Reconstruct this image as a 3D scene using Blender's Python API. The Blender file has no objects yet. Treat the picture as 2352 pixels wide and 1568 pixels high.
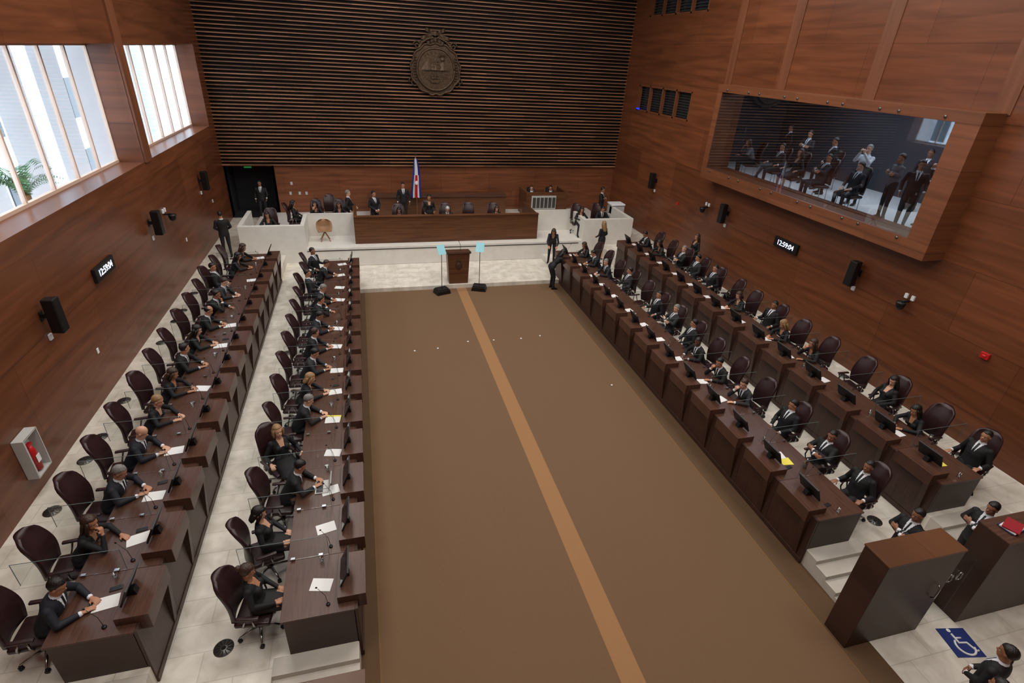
import bpy, bmesh, math, random
import numpy as np
from mathutils import Vector, Matrix
random.seed(7)
S=bpy.context.scene; COL=S.collection
pi=math.pi
ZOOM=None
# ---------------------------------------------------------------- materials
def lin(c): return tuple(((x/255)/12.92 if x/255<=.04045 else ((x/255+.055)/1.055)**2.4) for x in c)
def base(name):
    m=bpy.data.materials.new(name); m.use_nodes=True; nt=m.node_tree
    return m,nt,nt.nodes['Principled BSDF']
def N(nt,t,**k):
    n=nt.nodes.new(t)
    for a,b in k.items(): setattr(n,a,b)
    return n
def M(name,rgb,rough=.6,metal=0,var=.0,scale=20,bump=0,emit=0,spec=.5,coat=0,vs=(1,1,1)):
    m,nt,p=base(name); c=lin(rgb)
    p.inputs['Base Color'].default_value=(*c,1); p.inputs['Roughness'].default_value=rough
    p.inputs['Metallic'].default_value=metal; p.inputs['Specular IOR Level'].default_value=spec
    p.inputs['Coat Weight'].default_value=coat
    if emit: p.inputs['Emission Color'].default_value=(*c,1); p.inputs['Emission Strength'].default_value=emit
    if var or bump:
        tc=N(nt,'ShaderNodeTexCoord'); no=N(nt,'ShaderNodeTexNoise'); no.inputs['Scale'].default_value=scale; no.inputs['Detail'].default_value=4
        mp=N(nt,'ShaderNodeMapping'); mp.inputs['Scale'].default_value=vs
        nt.links.new(tc.outputs['Object'],mp.inputs[0]); nt.links.new(mp.outputs[0],no.inputs['Vector'])
        if var:
            r=N(nt,'ShaderNodeValToRGB'); r.color_ramp.elements[0].position=.3; r.color_ramp.elements[1].position=.7
            r.color_ramp.elements[0].color=(*[x*(1-var) for x in c],1); r.color_ramp.elements[1].color=(*[min(1,x*(1+var)) for x in c],1)
            nt.links.new(no.outputs['Fac'],r.inputs['Fac']); nt.links.new(r.outputs['Color'],p.inputs['Base Color'])
        if bump:
            b=N(nt,'ShaderNodeBump'); b.inputs['Strength'].default_value=bump; b.inputs['Distance'].default_value=.01
            nt.links.new(no.outputs['Fac'],b.inputs['Height']); nt.links.new(b.outputs['Normal'],p.inputs['Normal'])
    return m
def WOOD(name,c1,c2,axes='xy',panel=None,rough=.4,gs=(.6,14),seam=.55,offset=.5,var=.12):
    m,nt,p=base(name); L=nt.links.new
    tc=N(nt,'ShaderNodeTexCoord'); sp=N(nt,'ShaderNodeSeparateXYZ'); cb=N(nt,'ShaderNodeCombineXYZ')
    L(tc.outputs['Object'],sp.inputs[0])
    for i,a in enumerate(axes): L(sp.outputs['xyz'.index(a)],cb.inputs[i])
    mp=N(nt,'ShaderNodeMapping'); mp.inputs['Scale'].default_value=(gs[0],gs[1],1); L(cb.outputs[0],mp.inputs[0])
    no=N(nt,'ShaderNodeTexNoise'); no.inputs['Scale'].default_value=1.5; no.inputs['Detail'].default_value=6; no.inputs['Distortion'].default_value=.6
    L(mp.outputs[0],no.inputs['Vector'])
    r=N(nt,'ShaderNodeValToRGB'); r.color_ramp.elements[0].position=.3; r.color_ramp.elements[1].position=.72
    r.color_ramp.elements[0].color=(*lin(c1),1); r.color_ramp.elements[1].color=(*lin(c2),1)
    L(no.outputs['Fac'],r.inputs['Fac']); col=r.outputs['Color']
    if panel:
        br=N(nt,'ShaderNodeTexBrick'); br.offset=offset; br.inputs['Scale'].default_value=1
        br.inputs['Brick Width'].default_value=panel[0]; br.inputs['Row Height'].default_value=panel[1]
        br.inputs['Mortar Size'].default_value=.008; br.inputs['Mortar Smooth'].default_value=.2; br.inputs['Bias'].default_value=0
        br.inputs['Color1'].default_value=(1-var,)*3+(1,); br.inputs['Color2'].default_value=(1+var,)*3+(1,); br.inputs['Mortar'].default_value=(seam,)*3+(1,)
        L(cb.outputs[0],br.inputs['Vector'])
        mx=N(nt,'ShaderNodeMix'); mx.data_type='RGBA'; mx.blend_type='MULTIPLY'; mx.inputs['Factor'].default_value=1
        L(col,mx.inputs['A']); L(br.outputs['Color'],mx.inputs['B']); col=mx.outputs['Result']
    L(col,p.inputs['Base Color']); p.inputs['Roughness'].default_value=rough
    p.inputs['Specular IOR Level'].default_value=.4
    return m
def TILE(name,c1,c2,w,h,axes='xy',rough=.45):
    m=WOOD(name,c1,c2,axes,(w,h),rough,(2,2),.8,.5,.05); return m
def GLASS(name,tint=(.9,.95,.95),refl=.07,rough=.02,k=.35):
    m=bpy.data.materials.new(name); m.use_nodes=True; nt=m.node_tree; nt.nodes.clear(); L=nt.links.new
    o=N(nt,'ShaderNodeOutputMaterial'); t=N(nt,'ShaderNodeBsdfTransparent'); g=N(nt,'ShaderNodeBsdfGlossy'); mx=N(nt,'ShaderNodeMixShader')
    lw=N(nt,'ShaderNodeLayerWeight'); lw.inputs[0].default_value=.25; mm=N(nt,'ShaderNodeMath',operation='MULTIPLY_ADD'); mm.inputs[1].default_value=k; mm.inputs[2].default_value=refl
    t.inputs[0].default_value=(*tint,1); g.inputs['Roughness'].default_value=rough
    L(lw.outputs['Facing'],mm.inputs[0]); L(mm.outputs[0],mx.inputs[0]); L(t.outputs[0],mx.inputs[1]); L(g.outputs[0],mx.inputs[2]); L(mx.outputs[0],o.inputs[0])
    return m
W1=(92,52,32);W2=(124,72,45)
m_wl=WOOD('wood_side_wall',W1,W2,'yz',(3.2,1.45),.3,(.3,4),.62,.5,.16)
m_wb=WOOD('wood_back_wall',(100,57,36),(136,82,53),'xz',(2.4,.9),.4,(.35,5),.6)
m_pil=WOOD('wood_pilaster',(104,62,40),(124,76,50),'zy',None,.4,(.3,6))
m_frame=WOOD('wood_gallery_frame',(104,62,40),(128,78,50),'yz',(1.9,.9),.35,(.3,6),.7)
m_slat=WOOD('wood_slat',(112,74,52),(170,120,88),'xz',(1.9,.145),.5,(.3,3),.9,.37,.34)
m_desk=WOOD('walnut_desk',(56,36,29),(82,54,42),'xy',None,.38,(1.2,22))
m_desktop=WOOD('walnut_desktop',(70,46,37),(92,63,50),'xy',None,.3,(1.2,22))
m_deskv=WOOD('walnut_front',(52,34,27),(74,49,39),'zx',None,.42,(1.0,22))
m_ros=WOOD('rostrum_wood',(80,48,30),(112,72,46),'xz',(3.8,.5),.36,(.5,9),.7)
m_black=M('black_backing',(10,9,9),.9)
m_carpet=M('carpet_brown',(110,83,58),.95,0,.10,160,.4)
m_stripe=M('carpet_tan_stripe',(150,110,72),.95,0,.08,120,.4)
m_carpb=M('carpet_border',(92,68,44),.95,0,.1,120,.3)
m_carpe=M('carpet_edge_line',(116,86,52),.95,0,.1,120,.3)
m_marble=TILE('cream_marble_floor',(200,192,178),(236,230,218),.9,.45)
m_marw=M('white_marble',(220,216,208),.45,0,.05,3)
m_step=M('grey_marble_step',(196,189,178),.5,0,.06,5)
m_leather=M('burgundy_leather',(48,27,28),.36,0,.15,12,.1)
m_chrome=M('brushed_chrome',(170,170,172),.25,1)
m_plast=M('black_plastic',(16,16,18),.45)
m_scr=M('dark_screen',(12,13,17),.12)
m_paper=M('white_paper',(232,232,230),.8)
m_yellow=M('yellow_paper',(236,222,90),.8)
m_glass=GLASS('clear_acrylic',(.95,.965,.965),.012,.02,.2)
m_edge=M('acrylic_edge',(92,104,102),.4,0)
m_win=GLASS('window_glass',(.95,.98,1),.04)
m_galg=GLASS('gallery_glass',(.84,.88,.93),.07,.02,.4)
m_mull=M('pale_wood_mullion',(206,178,160),.5)
m_white=M('white_paint',(238,240,242),.6,0,.02,3)
m_facade=M('white_render_facade',(235,240,245),.8,0,.03,2)
m_dwin=M('dark_window',(40,52,60),.15)
m_bronze=M('dark_bronze',(84,66,50),.45,.55,.35,14,.3)
m_metal=M('grey_metal',(110,108,104),.4,.8)
m_red=M('red_paint',(190,28,28),.4)
m_blue=M('sign_blue',(30,48,112),.5)
m_led=M('led_white',(225,235,255),.5,emit=1.6)
m_ledblue=M('led_blue',(20,40,255),.5,emit=2.0)
m_green=M('exit_green',(20,120,60),.5,emit=.25)
m_tan=M('tan_leather',(150,112,78),.5,0,.1,20)
m_oak=M('oak_leg',(150,105,65),.5)
m_fblue=M('flag_blue',(14,40,140),.8);m_fwhite=M('flag_white',(225,225,225),.8);m_fred=M('flag_red',(200,18,28),.8)
m_leaf=M('palm_green',(60,110,55),.6,0,.3,6)
m_grey=M('grey_office_machine',(190,190,186),.5)
m_ceil=M('ceiling_white',(200,195,188),.8)
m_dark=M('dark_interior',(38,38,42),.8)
m_galw=M('gallery_wall_grey',(60,62,70),.7)
m_galfl=M('gallery_floor_pale',(222,222,220),.5)
m_cyan=M('teleprompter_glass',(150,205,215),.1,0,emit=.1)
skin=[M('skin_light',(206,158,130),.5),M('skin_medium',(176,124,94),.5),M('skin_tan',(146,98,72),.5),M('skin_deep',(92,60,44),.5)]
suit=[M('black_suit',(17,17,20),.75,0,.2,60,.3),M('navy_suit',(20,23,34),.75,0,.2,60,.3),M('charcoal_suit',(34,34,38),.75,0,.2,60,.3),M('white_shirt_fabric',(195,198,202),.8),M('grey_jumper',(92,92,96),.8)]
m_shirt=M('white_shirt',(222,224,230),.8); m_tie=M('dark_tie',(14,14,20),.6); m_shoe=M('black_shoe',(10,10,11),.3)
hk=dict(var=.35,scale=60,bump=.8,vs=(1,1,.18))
hairm={'black':M('hair_black',(22,17,15),.45,**hk),'brown':M('hair_brown',(58,38,27),.45,**hk),'grey':M('hair_grey',(122,118,114),.5,**hk),'blond':M('hair_blond',(146,114,76),.45,**hk),'white':M('hair_white',(190,188,184),.55,**hk)}
m_eye=M('eye_white',(220,215,208),.3);m_iris=M('iris_dark',(30,18,12),.3);m_brow=M('eyebrow',(50,36,28),.7);m_lip=M('lips',(150,84,76),.5)
# ---------------------------------------------------------------- mesh builder
class B:
    def __init__(s): s.v=[];s.f=[];s.m=[];s.s=[]
    def add(s,vs,fs,mi=0,sm=False):
        o=len(s.v); s.v+= [tuple(v) for v in vs]
        for f in fs: s.f.append(tuple(o+i for i in f)); s.m.append(mi); s.s.append(sm)
    def box(s,x0,x1,y0,y1,z0,z1,mi=0,M4=None):
        vs=[(x0,y0,z0),(x1,y0,z0),(x1,y1,z0),(x0,y1,z0),(x0,y0,z1),(x1,y0,z1),(x1,y1,z1),(x0,y1,z1)]
        if M4: vs=[tuple(M4@Vector(v)) for v in vs]
        s.add(vs,[(3,2,1,0),(4,5,6,7),(0,1,5,4),(1,2,6,5),(2,3,7,6),(3,0,4,7)],mi); return s
    def prism(s,poly,ax,a,b,mi=0):
        n=len(poly)
        def P(p,t): return [(t,p[0],p[1]),(p[0],t,p[1]),(p[0],p[1],t)][ax]
        vs=[P(p,a) for p in poly]+[P(p,b) for p in poly]
        fs=[tuple(range(n))[::-1],tuple(range(n,2*n))]+[(i,(i+1)%n,n+(i+1)%n,n+i) for i in range(n)]
        s.add(vs,fs,mi); return s
    def loft(s,rings,mi=0,sm=True,caps=True):
        n=len(rings[0]); vs=[p for r in rings for p in r]; fs=[]
        for k in range(len(rings)-1):
            for i in range(n):
                j=(i+1)%n; fs.append((k*n+i,k*n+j,(k+1)*n+j,(k+1)*n+i))
        if caps: fs+= [tuple(range(n))[::-1],tuple((len(rings)-1)*n+i for i in range(n))]
        s.add(vs,fs,mi,sm); return s
    def tube(s,pts,rad,n=8,mi=0,sm=True):
        pts=[Vector(p) for p in pts]; 
        if not isinstance(rad,(list,tuple)): rad=[rad]*len(pts)
        rings=[]; 
        for k,p in enumerate(pts):
            d=(pts[min(k+1,len(pts)-1)]-pts[max(k-1,0)]).normalized()
            if k==0:
                u=d.orthogonal().normalized()
            else: u=(u-d*u.dot(d)).normalized()
            w=d.cross(u)
            rings.append([tuple(p+(u*math.cos(2*pi*i/n)+w*math.sin(2*pi*i/n))*rad[k]) for i in range(n)])
        return s.loft(rings,mi,sm)
    def cap(s,p0,p1,r0,r1,n=12,mi=0):
        p0=Vector(p0);p1=Vector(p1);d=(p1-p0).normalized()
        return s.tube([p0-d*r0*.95,p0-d*r0*.6,p0,p1,p1+d*r1*.6,p1+d*r1*.95],[r0*.3,r0*.8,r0,r1,r1*.8,r1*.3],n,mi)
    def ell(s,c,r,M3=None,nu=16,nv=10,mi=0,fn=None):
        vs=[];fs=[]
        for j in range(nv+1):
            th=pi*j/nv
            for i in range(nu):
                ph=2*pi*i/nu; p=Vector((r[0]*math.sin(th)*math.cos(ph),r[1]*math.sin(th)*math.sin(ph),r[2]*math.cos(th)))
                if fn: p=fn(p)
                if M3: p=M3@p
                vs.append(tuple(p+Vector(c)))
        for j in range(nv):
            for i in range(nu):
                k=(i+1)%nu; fs.append((j*nu+i,(j+1)*nu+i,(j+1)*nu+k,j*nu+k))
        s.add(vs,fs,mi,True); return s
    def mesh(s,name,mats,bevel=0,seg=2,smooth=None):
        me=bpy.data.meshes.new(name); me.from_pydata(s.v,[],s.f)
        for m in mats: me.materials.append(m)
        me.polygons.foreach_set('material_index',s.m); me.polygons.foreach_set('use_smooth',s.s if smooth is None else [smooth]*len(s.f))
        bm=bmesh.new(); bm.from_mesh(me)
        bmesh.ops.remove_doubles(bm,verts=bm.verts,dist=1e-5)
        bmesh.ops.recalc_face_normals(bm,faces=bm.faces)
        if bevel:
            es=[e for e in bm.edges if len(e.link_faces)==2 and e.calc_face_angle(0)>.5]
            bmesh.ops.bevel(bm,geom=es,offset=bevel,segments=seg,profile=.5,affect='EDGES')
        bm.to_mesh(me); bm.free(); me.update(); return me
def bx(*a,bevel=0,mats=None,name='part'):
    return B().box(*a).mesh(name,mats,bevel)
def ob(name,me,parent=None,mat4=None,mats=None):
    o=bpy.data.objects.new(name,me); COL.objects.link(o)
    if parent: o.parent=parent
    if mat4 is not None: o.matrix_local=mat4
    if mats:
        for i,m in mats.items():
            o.material_slots[i].link='OBJECT'; o.material_slots[i].material=m
    return o
def T(x=0,y=0,z=0,rz=0,rx=0,ry=0): return Matrix.Translation((x,y,z))@Matrix.Rotation(rz,4,'Z')@Matrix.Rotation(rx,4,'X')@Matrix.Rotation(ry,4,'Y')
def thing(name,label,cat,mat4,me=None,parts=(),group=None,mats=None,kind=None):
    o=ob(name,me,None,mat4,mats); o['label']=label; o['category']=cat
    if group:o['group']=group
    if kind:o['kind']=kind
    def addp(par,ps):
        for p in ps:
            c=ob(p[0],p[1],par,p[2] if len(p)>2 and p[2] is not None else Matrix())
            if len(p)>4 and p[4]: c['label']=p[4]
            if len(p)>3 and p[3]: addp(c,p[3])
    addp(o,parts); return o
def struct(name,b,mats,label=None,bevel=0):
    o=ob(name,b.mesh(name,mats,bevel)); o['kind']='structure'; o['label']=label or name.replace('_',' ')+' of the wood-panelled assembly chamber'; o['category']=name.split('_')[0]; return o
# ---------------------------------------------------------------- dimensions
XL,XR,YB=-6.03,12.70,26.74
Z1,Z2=.35,.70
CX=3.335
def mx(x): return 2*CX-x
# ---------------------------------------------------------------- structure
b=B();b.box(-.30,3.07,0,18.8,-.1,0,0);b.box(3.43,6.70,0,18.8,-.1,0,0);b.box(3.07,3.43,0,18.8,-.1,.0,1)
b.box(-.60,-.33,0,18.8,-.1,-.002,2);b.box(6.73,7.27,0,18.8,-.1,-.002,2)
b.box(6.70,6.73,0,18.8,-.1,.002,3);b.box(-.33,-.30,0,18.8,-.1,.002,3)
struct('floor',b,[m_carpet,m_stripe,m_carpb,m_carpe],'brown carpet with a tan stripe running through it')
b=B();b.box(-.57,7.24,18.8,21.4,-.1,.15);struct('floor',b,[m_marble],'cream marble strip in front of the dais')
b=B();b.box(7.27,XR,-2.5,4.06,-.1,0);b.box(XL,-.60,-2.5,4.06,-.1,0);b.box(-.60,7.27,-2.5,0,-.1,0);struct('floor',b,[m_marble],'pale marble entrance floor')
for sgn in (0,1):
    f=(lambda x:x) if sgn==0 else mx
    def bb(b,x0,x1,*r):
        a,c=sorted((f(x0),f(x1))); b.box(a,c,*r)
    b=B();bb(b,-3.2,-.60,5.09,21.4,-.1,Z1);bb(b,-3.2,-1.75,4.0,5.09,-.1,Z1);struct('floor',b,[m_marble],'cream marble tier floor behind the front desk row')
    b=B();bb(b,XL,-3.2,5.0,26.74,-.1,Z2);bb(b,XL,-4.9,-2.5,5.0,-.1,Z2);struct('floor',b,[m_marble],'cream marble upper tier floor along the wall')
    b=B()
    for i in range(4): bb(b,-1.75,-.59,5.09-.26*(i+1),5.09-.26*i,0,Z1-.0875*i)
    thing('staircase','pale marble steps going down from the desk tier to the carpet','stairs',Matrix(),b.mesh('staircase',[m_step],.004))
    b=B()
    for i in range(4): bb(b,-4.9,-3.2,5.0-.26*(i+1),5.0-.26*i,0,Z2-.0875*(i+0))
    thing('staircase','pale marble steps going down from the upper desk tier','stairs',Matrix(),b.mesh('staircase',[m_step],.004))
WZ0,WZ1=4.77,7.71
b=B();x0=XL-.70
b.box(x0,XL,-2.5,27.2,-.1,WZ0);b.box(x0,XL,-2.5,27.2,WZ1,12);b.box(x0,XL,-2.5,8,WZ0,WZ1);b.box(x0,XL,17.8,18.35,WZ0,WZ1);b.box(x0,XL,25.77,27.2,WZ0,WZ1)
struct('wall_left',b,[m_wl],'reddish-brown wood-panelled side wall with deep window openings')
b=B()
for ya in (17.83,): b.box(XL,XL+.06,ya,ya+.48,WZ0-.02,12)
struct('trim_1',b,[m_pil],'wood pilaster strip between the windows')
wi=1
for (ya,yb,n) in ((8,17.8,8),(18.35,25.77,6)):
    b=B();gx=XL-.66
    b.box(gx-.01,gx+.01,ya,yb,WZ0,WZ1,1)
    for i in range(n+1):
        y=ya+(yb-ya)*i/n; b.box(gx-.04,gx+.04,max(ya,y-.03),min(yb,y+.03),WZ0,WZ1,0)
    b.box(gx-.04,gx+.05,ya,yb,WZ0,WZ0+.07,0);b.box(gx-.04,gx+.05,ya,yb,WZ1-.07,WZ1,0)
    struct('window_%d'%wi,b,[m_mull,m_win],'tall window panes with slim pale frames');wi+=1
GY0,GY1,GZ0,GZ1=9.35,17.75,4.72,7.22
b=B();x1=XR+.3
b.box(XR,x1,-2.5,27.2,-.1,GZ0);b.box(XR,x1,-2.5,GY0,GZ0,12);b.box(XR,x1,GY0,GY1,GZ1,12);b.box(XR,x1,GY1,20.56,GZ0,12)
b.box(XR,x1,20.56,27.2,GZ0,5.97);b.box(XR,x1,20.56,27.2,7.06,9.75);b.box(XR,x1,20.56,27.2,10.9,12);b.box(XR,x1,25.16,27.2,5.97,7.06);b.box(XR,x1,25.16,27.2,9.75,10.9)
struct('wall_right',b,[m_wl],'reddish-brown wood-panelled side wall')
for i,y in enumerate((18.2,15.45,12.1,8.75)):
    b=B();b.box(XR-.02,XR,y,y+.4,7.42,12);struct('trim_%d'%(i+2),b,[m_pil],'lighter vertical wood pilaster')
for z0_,z1_ in ((5.97,7.06),(9.75,10.9)):
    b=B();b.box(XR+.2,XR+.22,20.56,25.16,z0_,z1_,1)
    for k in range(4):
        y=20.56+4.6*k/4; b.box(XR-.01,XR+.12,y,y+.1 if k else y+.06,z0_,z1_,0)
    b.box(XR-.01,XR+.12,25.06,25.16,z0_,z1_,0);b.box(XR-.01,XR+.12,20.56,25.16,z0_,z0_+.06,0);b.box(XR-.01,XR+.12,20.56,25.16,z1_-.06,z1_,0)
    n=9
    for k in range(n): z=z0_+.1+(z1_-z0_-.2)*k/n; b.box(XR+.12,XR+.17,20.6,25.1,z,z+.02,2)
    struct('window_%d'%wi,b,[m_pil,m_dwin,m_metal],'interior control-room window with wooden dividers and blinds');wi+=1
b=B();b.box(-4.05,XR,YB,YB+.4,.7,3.04);b.box(XL,-4.05,YB,YB+.4,3.0,3.04);b.box(XL,XR,YB+.02,YB+.4,3.04,12)
struct('wall_back',b,[m_wb],'wood-panelled end wall behind the dais')
b=B();b.box(XL-.7,XR+.3,-2.7,-2.5,-.1,12);struct('wall_front',b,[m_wl])
b=B();b.box(XL-.7,XR+.3,-2.7,27.2,12,12.2);struct('ceiling',b,[m_ceil])
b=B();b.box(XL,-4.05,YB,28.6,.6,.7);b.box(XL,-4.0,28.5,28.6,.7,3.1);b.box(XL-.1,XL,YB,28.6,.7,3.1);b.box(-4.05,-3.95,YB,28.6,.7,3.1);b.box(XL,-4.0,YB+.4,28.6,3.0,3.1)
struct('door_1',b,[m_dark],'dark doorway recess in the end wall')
b=B();b.box(XL,XR,YB-.03,YB+.02,3.04,12,1)
k=0;z=3.06
while z<11.9:
    b.box(XL,XR,YB-.14,YB-.03,z,z+.042,0); z+=.145
struct('wall_slats',b,[m_slat,m_black],'horizontal timber slats over a black backing on the end wall').name='trim_7'
b=B();b.box(XR+.3,17.2,8.2,20.5,4.3,4.45);struct('floor',b,[m_galfl],'pale floor of the press gallery')
b=B();b.box(17.2,17.4,8.0,20.5,4.3,7.8);b.box(XR+.3,17.4,8.0,8.2,4.3,7.8);b.box(XR+.3,17.4,20.5,20.56,4.3,7.8);b.box(XR+.3,17.4,8.0,20.5,7.6,7.8)
struct('wall_gallery',b,[m_galw],'grey walls of the press gallery')
GX=12.1
b=B()
oy0,oy1,oz0,oz1=8.8,18.02,4.33,7.45
b.box(GX,XR,oy0,oy1,oz0,GZ0-.02);b.box(GX,XR,oy0,oy1,GZ1,oz1);b.box(GX,XR,oy0,GY0,GZ0-.02,GZ1);b.box(GX,XR,GY1,oy1,GZ0-.02,GZ1)
gal=thing('gallery_window_box','projecting wood-clad box framing the press gallery glass','window box',Matrix(),None)
ob('frame',b.mesh('frame',[m_frame],.004),gal)
for i in range(5):
    ya=GY0+(GY1-GY0)*i/5; yb=GY0+(GY1-GY0)*(i+1)/5
    ob('glass_pane',bx(GX+.02,GX+.035,ya+.006,yb-.006,GZ0,GZ1,mats=[m_galg]),gal)
fm=B().tube([(0,0,0),(-.02,0,0)],.035,10).mesh('fixing',[m_metal])
for i in range(5):
    for dy in (.25,1.4):
        for z in (GZ0-.08,GZ1+.08): ob('glass_fixing',fm,gal,T(GX,GY0+1.68*i+dy,z))
# exterior
b=B();b.box(-13.2,-13,4,44,-2,14,0)
for row in (1.2,4.3,7.4,10.2):
    for i in range(16): y=6+i*2.3; b.box(-13.0,-12.95,y,y+.95,row,row+1.7,1)
thing('neighbouring_building','white rendered facade with dark windows outside','building',Matrix(),b.mesh('facade',[m_facade,m_dwin]))
fin=bx(-.36,.36,-.05,.05,-1,12.5,mats=[m_white],name='fin')
for i in range(11):
    thing('sunshade_fin','tall white vertical sunshade fin outside the windows','sunshade',T(-8.7,8.6+i*2.3,0,rz=math.radians(50)),fin,group='sunshade fins outside the windows')
b=B()
for i in range(26):
    a=random.uniform(0,2*pi); L=random.uniform(.5,.85); h=random.uniform(.2,.6)
    pts=[Vector((math.cos(a)*L*t,math.sin(a)*L*t,h*math.sin(t*2.2)*1.2)) for t in (0,.25,.5,.75,1)]
    for q in range(4):
        p,r=pts[q],pts[q+1]; d=(r-p)
        for e in range(4):
            c=p+d*e/4
            for sg in (-1,1):
                s_=Vector((-math.sin(a),math.cos(a),-.5))*sg*.14
                b.add([c,c+d*.16,c+s_+d*.3],[(0,1,2)])
palm=thing('palm_plant','green palm growing outside the window','plant',T(-7.65,14.9,4.55),None)
ob('fronds',b.mesh('fronds',[m_leaf]),palm);ob('trunk',B().tube([(0,0,-5.3),(0,0,0)],[.12,.09],10).mesh('trunk',[m_oak]),palm)
# ---------------------------------------------------------------- dais
def white(name,label,b,cat='platform',bevel=.01): return thing(name,label,cat,Matrix(),b.mesh(name,[m_marw,m_black],bevel))
b=B();b.box(-4.75,mx(-4.75),21.28,YB,.16,.91,0);white('dais_platform','long white marble dais platform with a dark slot along its face',b,bevel=0)
b=B();b.box(-2.4,8.9,21.26,21.285,.80,.825,0);thing('dais_cable_slot','thin black cable slot running along the white dais face','trim',Matrix(),b.mesh('slot',[m_black]))  # black strip for the cable slot in the dais face
for f in (lambda x:x,mx):
    b=B()
    def q(x0,x1,*r):
        a,c=sorted((f(x0),f(x1))); b.box(a,c,*r)
    q(-4.75,-2.4,21.3,21.45,.91,1.84);q(-2.55,-2.4,21.45,22.9,.91,1.84);q(-2.55,-.55,22.9,23.05,.91,1.84);q(-4.75,-4.6,21.45,23.6,.91,1.84)
    white('parapet_wall','white marble parapet wall enclosing the dais side area',b,'wall')
    b=B();q(-4.5,-2.6,21.5,22.0,1.6,1.64);q(-4.5,-4.46,21.5,22.0,.91,1.6);q(-2.7,-2.66,21.5,22.0,.91,1.6)
    thing('side_desk','pale writing counter behind the white parapet','desk',Matrix(),b.mesh('side_desk',[m_marw]))
ros=thing('presidium_rostrum','long dark-wood presidium counter on the white dais','rostrum',Matrix())
b=B();b.box(-.57,7.10,21.72,21.80,.91,2.0);ob('front_panel',b.mesh('fp',[m_ros],.005),ros)
b=B();b.box(-.57,-.47,21.8,23.9,.91,2.0);ob('side_panel',b.mesh('sp',[m_ros],.005),ros)
b=B();b.box(7.0,7.10,21.8,23.9,.91,2.0);ob('side_panel',b.mesh('sp',[m_ros],.005),ros)
b=B();b.box(-.47,7.0,21.8,22.35,1.66,1.70);ob('writing_surface',b.mesh('ws',[m_desktop],.003),ros)
b=B();b.box(-.57,7.10,21.66,21.86,2.0,2.04);ob('top_rail',b.mesh('tr',[m_ros],.003),ros)
cr=thing('credenza','low dark-wood credenza along the end wall behind the presidium','cabinet',Matrix())
b=B();b.box(.1,6.6,25.5,26.1,1.0,1.85);ob('body',b.mesh('cb',[m_ros],.005),cr)
b=B();b.box(.05,6.65,25.45,26.12,1.85,1.9);ob('top',b.mesh('ct',[m_desktop],.003),cr)
b=B();b.box(.15,6.55,25.55,26.05,.91,1.0);ob('plinth',b.mesh('cp',[m_black]),cr)
bo=thing('operator_booth','wooden operator booth with a metal-framed display panel','booth',Matrix())
b=B();b.box(7.5,9.6,25.0,25.1,.91,2.15);b.box(7.5,7.6,25.1,26.4,.91,2.15);b.box(9.5,9.6,25.1,26.4,.91,2.15);b.box(7.6,9.5,25.1,25.5,1.7,1.74);ob('body',b.mesh('bb',[m_ros],.005),bo)
b=B();b.box(7.75,9.0,24.93,24.99,1.35,2.0,0)
for i in range(6): b.box(7.8+i*.2,7.96+i*.2,24.91,24.93,1.42,1.93,1)
ob('display_panel',b.mesh('dp',[m_grey,m_metal],.003),bo)
le=thing('lectern','dark wood lectern with a carved crest and microphone','lectern',T(3.17,19.15,.15))
ob('body',B().prism([(-.36,0),(.36,0),(.42,1.18),(-.42,1.18)],1,-.25,.25).mesh('lb',[m_ros],.01),le)
ob('top',B().prism([(-.32,1.20),(.3,1.14),(.3,1.18),(-.32,1.28)],0,-.46,.46).mesh('lt',[m_desktop],.006),le)
ob('crest',B().ell((0,-.26,.72),(.13,.02,.17)).ell((0,-.275,.72),(.09,.02,.12)).box(-.09,.09,-.28,-.26,.88,.93).mesh('lc',[m_desk]),le)
ob('microphone',B().tube([(.1,0,1.2),(.1,-.02,1.45),(.06,.08,1.55)],.008,6).ell((.06,.1,1.57),(.02,.03,.02),nu=8,nv=6).mesh('lm',[m_plast]),le)
for (x,y,rz) in ((2.46,18.42,.35),(3.90,18.55,-.35)):
    tp=thing('teleprompter','speech teleprompter with slanted glass on a thin pole','teleprompter',T(x,y,0,rz))
    ob('base',B().prism([(-.28,0),(.28,0),(.24,.16),(-.24,.16)],1,-.2,.2).box(-.22,.22,-.16,.16,.16,.2).mesh('tb',[m_plast],.01),tp)
    ob('pole',B().tube([(0,0,.15),(0,0,1.55)],.012,8).mesh('tpole',[m_plast]),tp)
    ob('glass',B().box(-.15,.15,-.004,.004,-.16,.2).mesh('tg',[m_cyan]),tp,T(0,0,1.66,rx=-.6))
sc=thing('shell_chair','tan shell armchair on splayed wooden legs','chair',T(-1.75,22.3,.91,.1))
b=B();rings=[]
for j in range(9):
    t=j/8
    z=.42+ (0.02 if t<.4 else (t-.4)*.7); y=.25-.42*t if t<.5 else .04-.1*(t-.5)-.16
    w=.26+.05*math.sin(pi*t)-(.08 if t>.9 else 0); cu=.10*math.sin(pi*min(1,t*1.1))
    rings.append([(w*u,-(y+(abs(u)**2)*(.12 if t>.4 else 0))+.02,z+(abs(u)**2)*cu*1.4) for u in (-1,-.75,-.5,-.25,0,.25,.5,.75,1)]+[(w*u,-(y-.025+(abs(u)**2)*(.12 if t>.4 else 0))+.02,z-.03+(abs(u)**2)*cu*1.4) for u in (1,.75,.5,.25,0,-.25,-.5,-.75,-1)])
b.loft(rings);ob('seat_shell',b.mesh('ss',[m_tan]),sc)
for i in range(4):
    a=pi/4+i*pi/2; ob('leg',B().tube([(0,0,.38),(.26*math.cos(a),.26*math.sin(a),0)],[.022,.014],8).mesh('sl',[m_oak]),sc)
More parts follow.
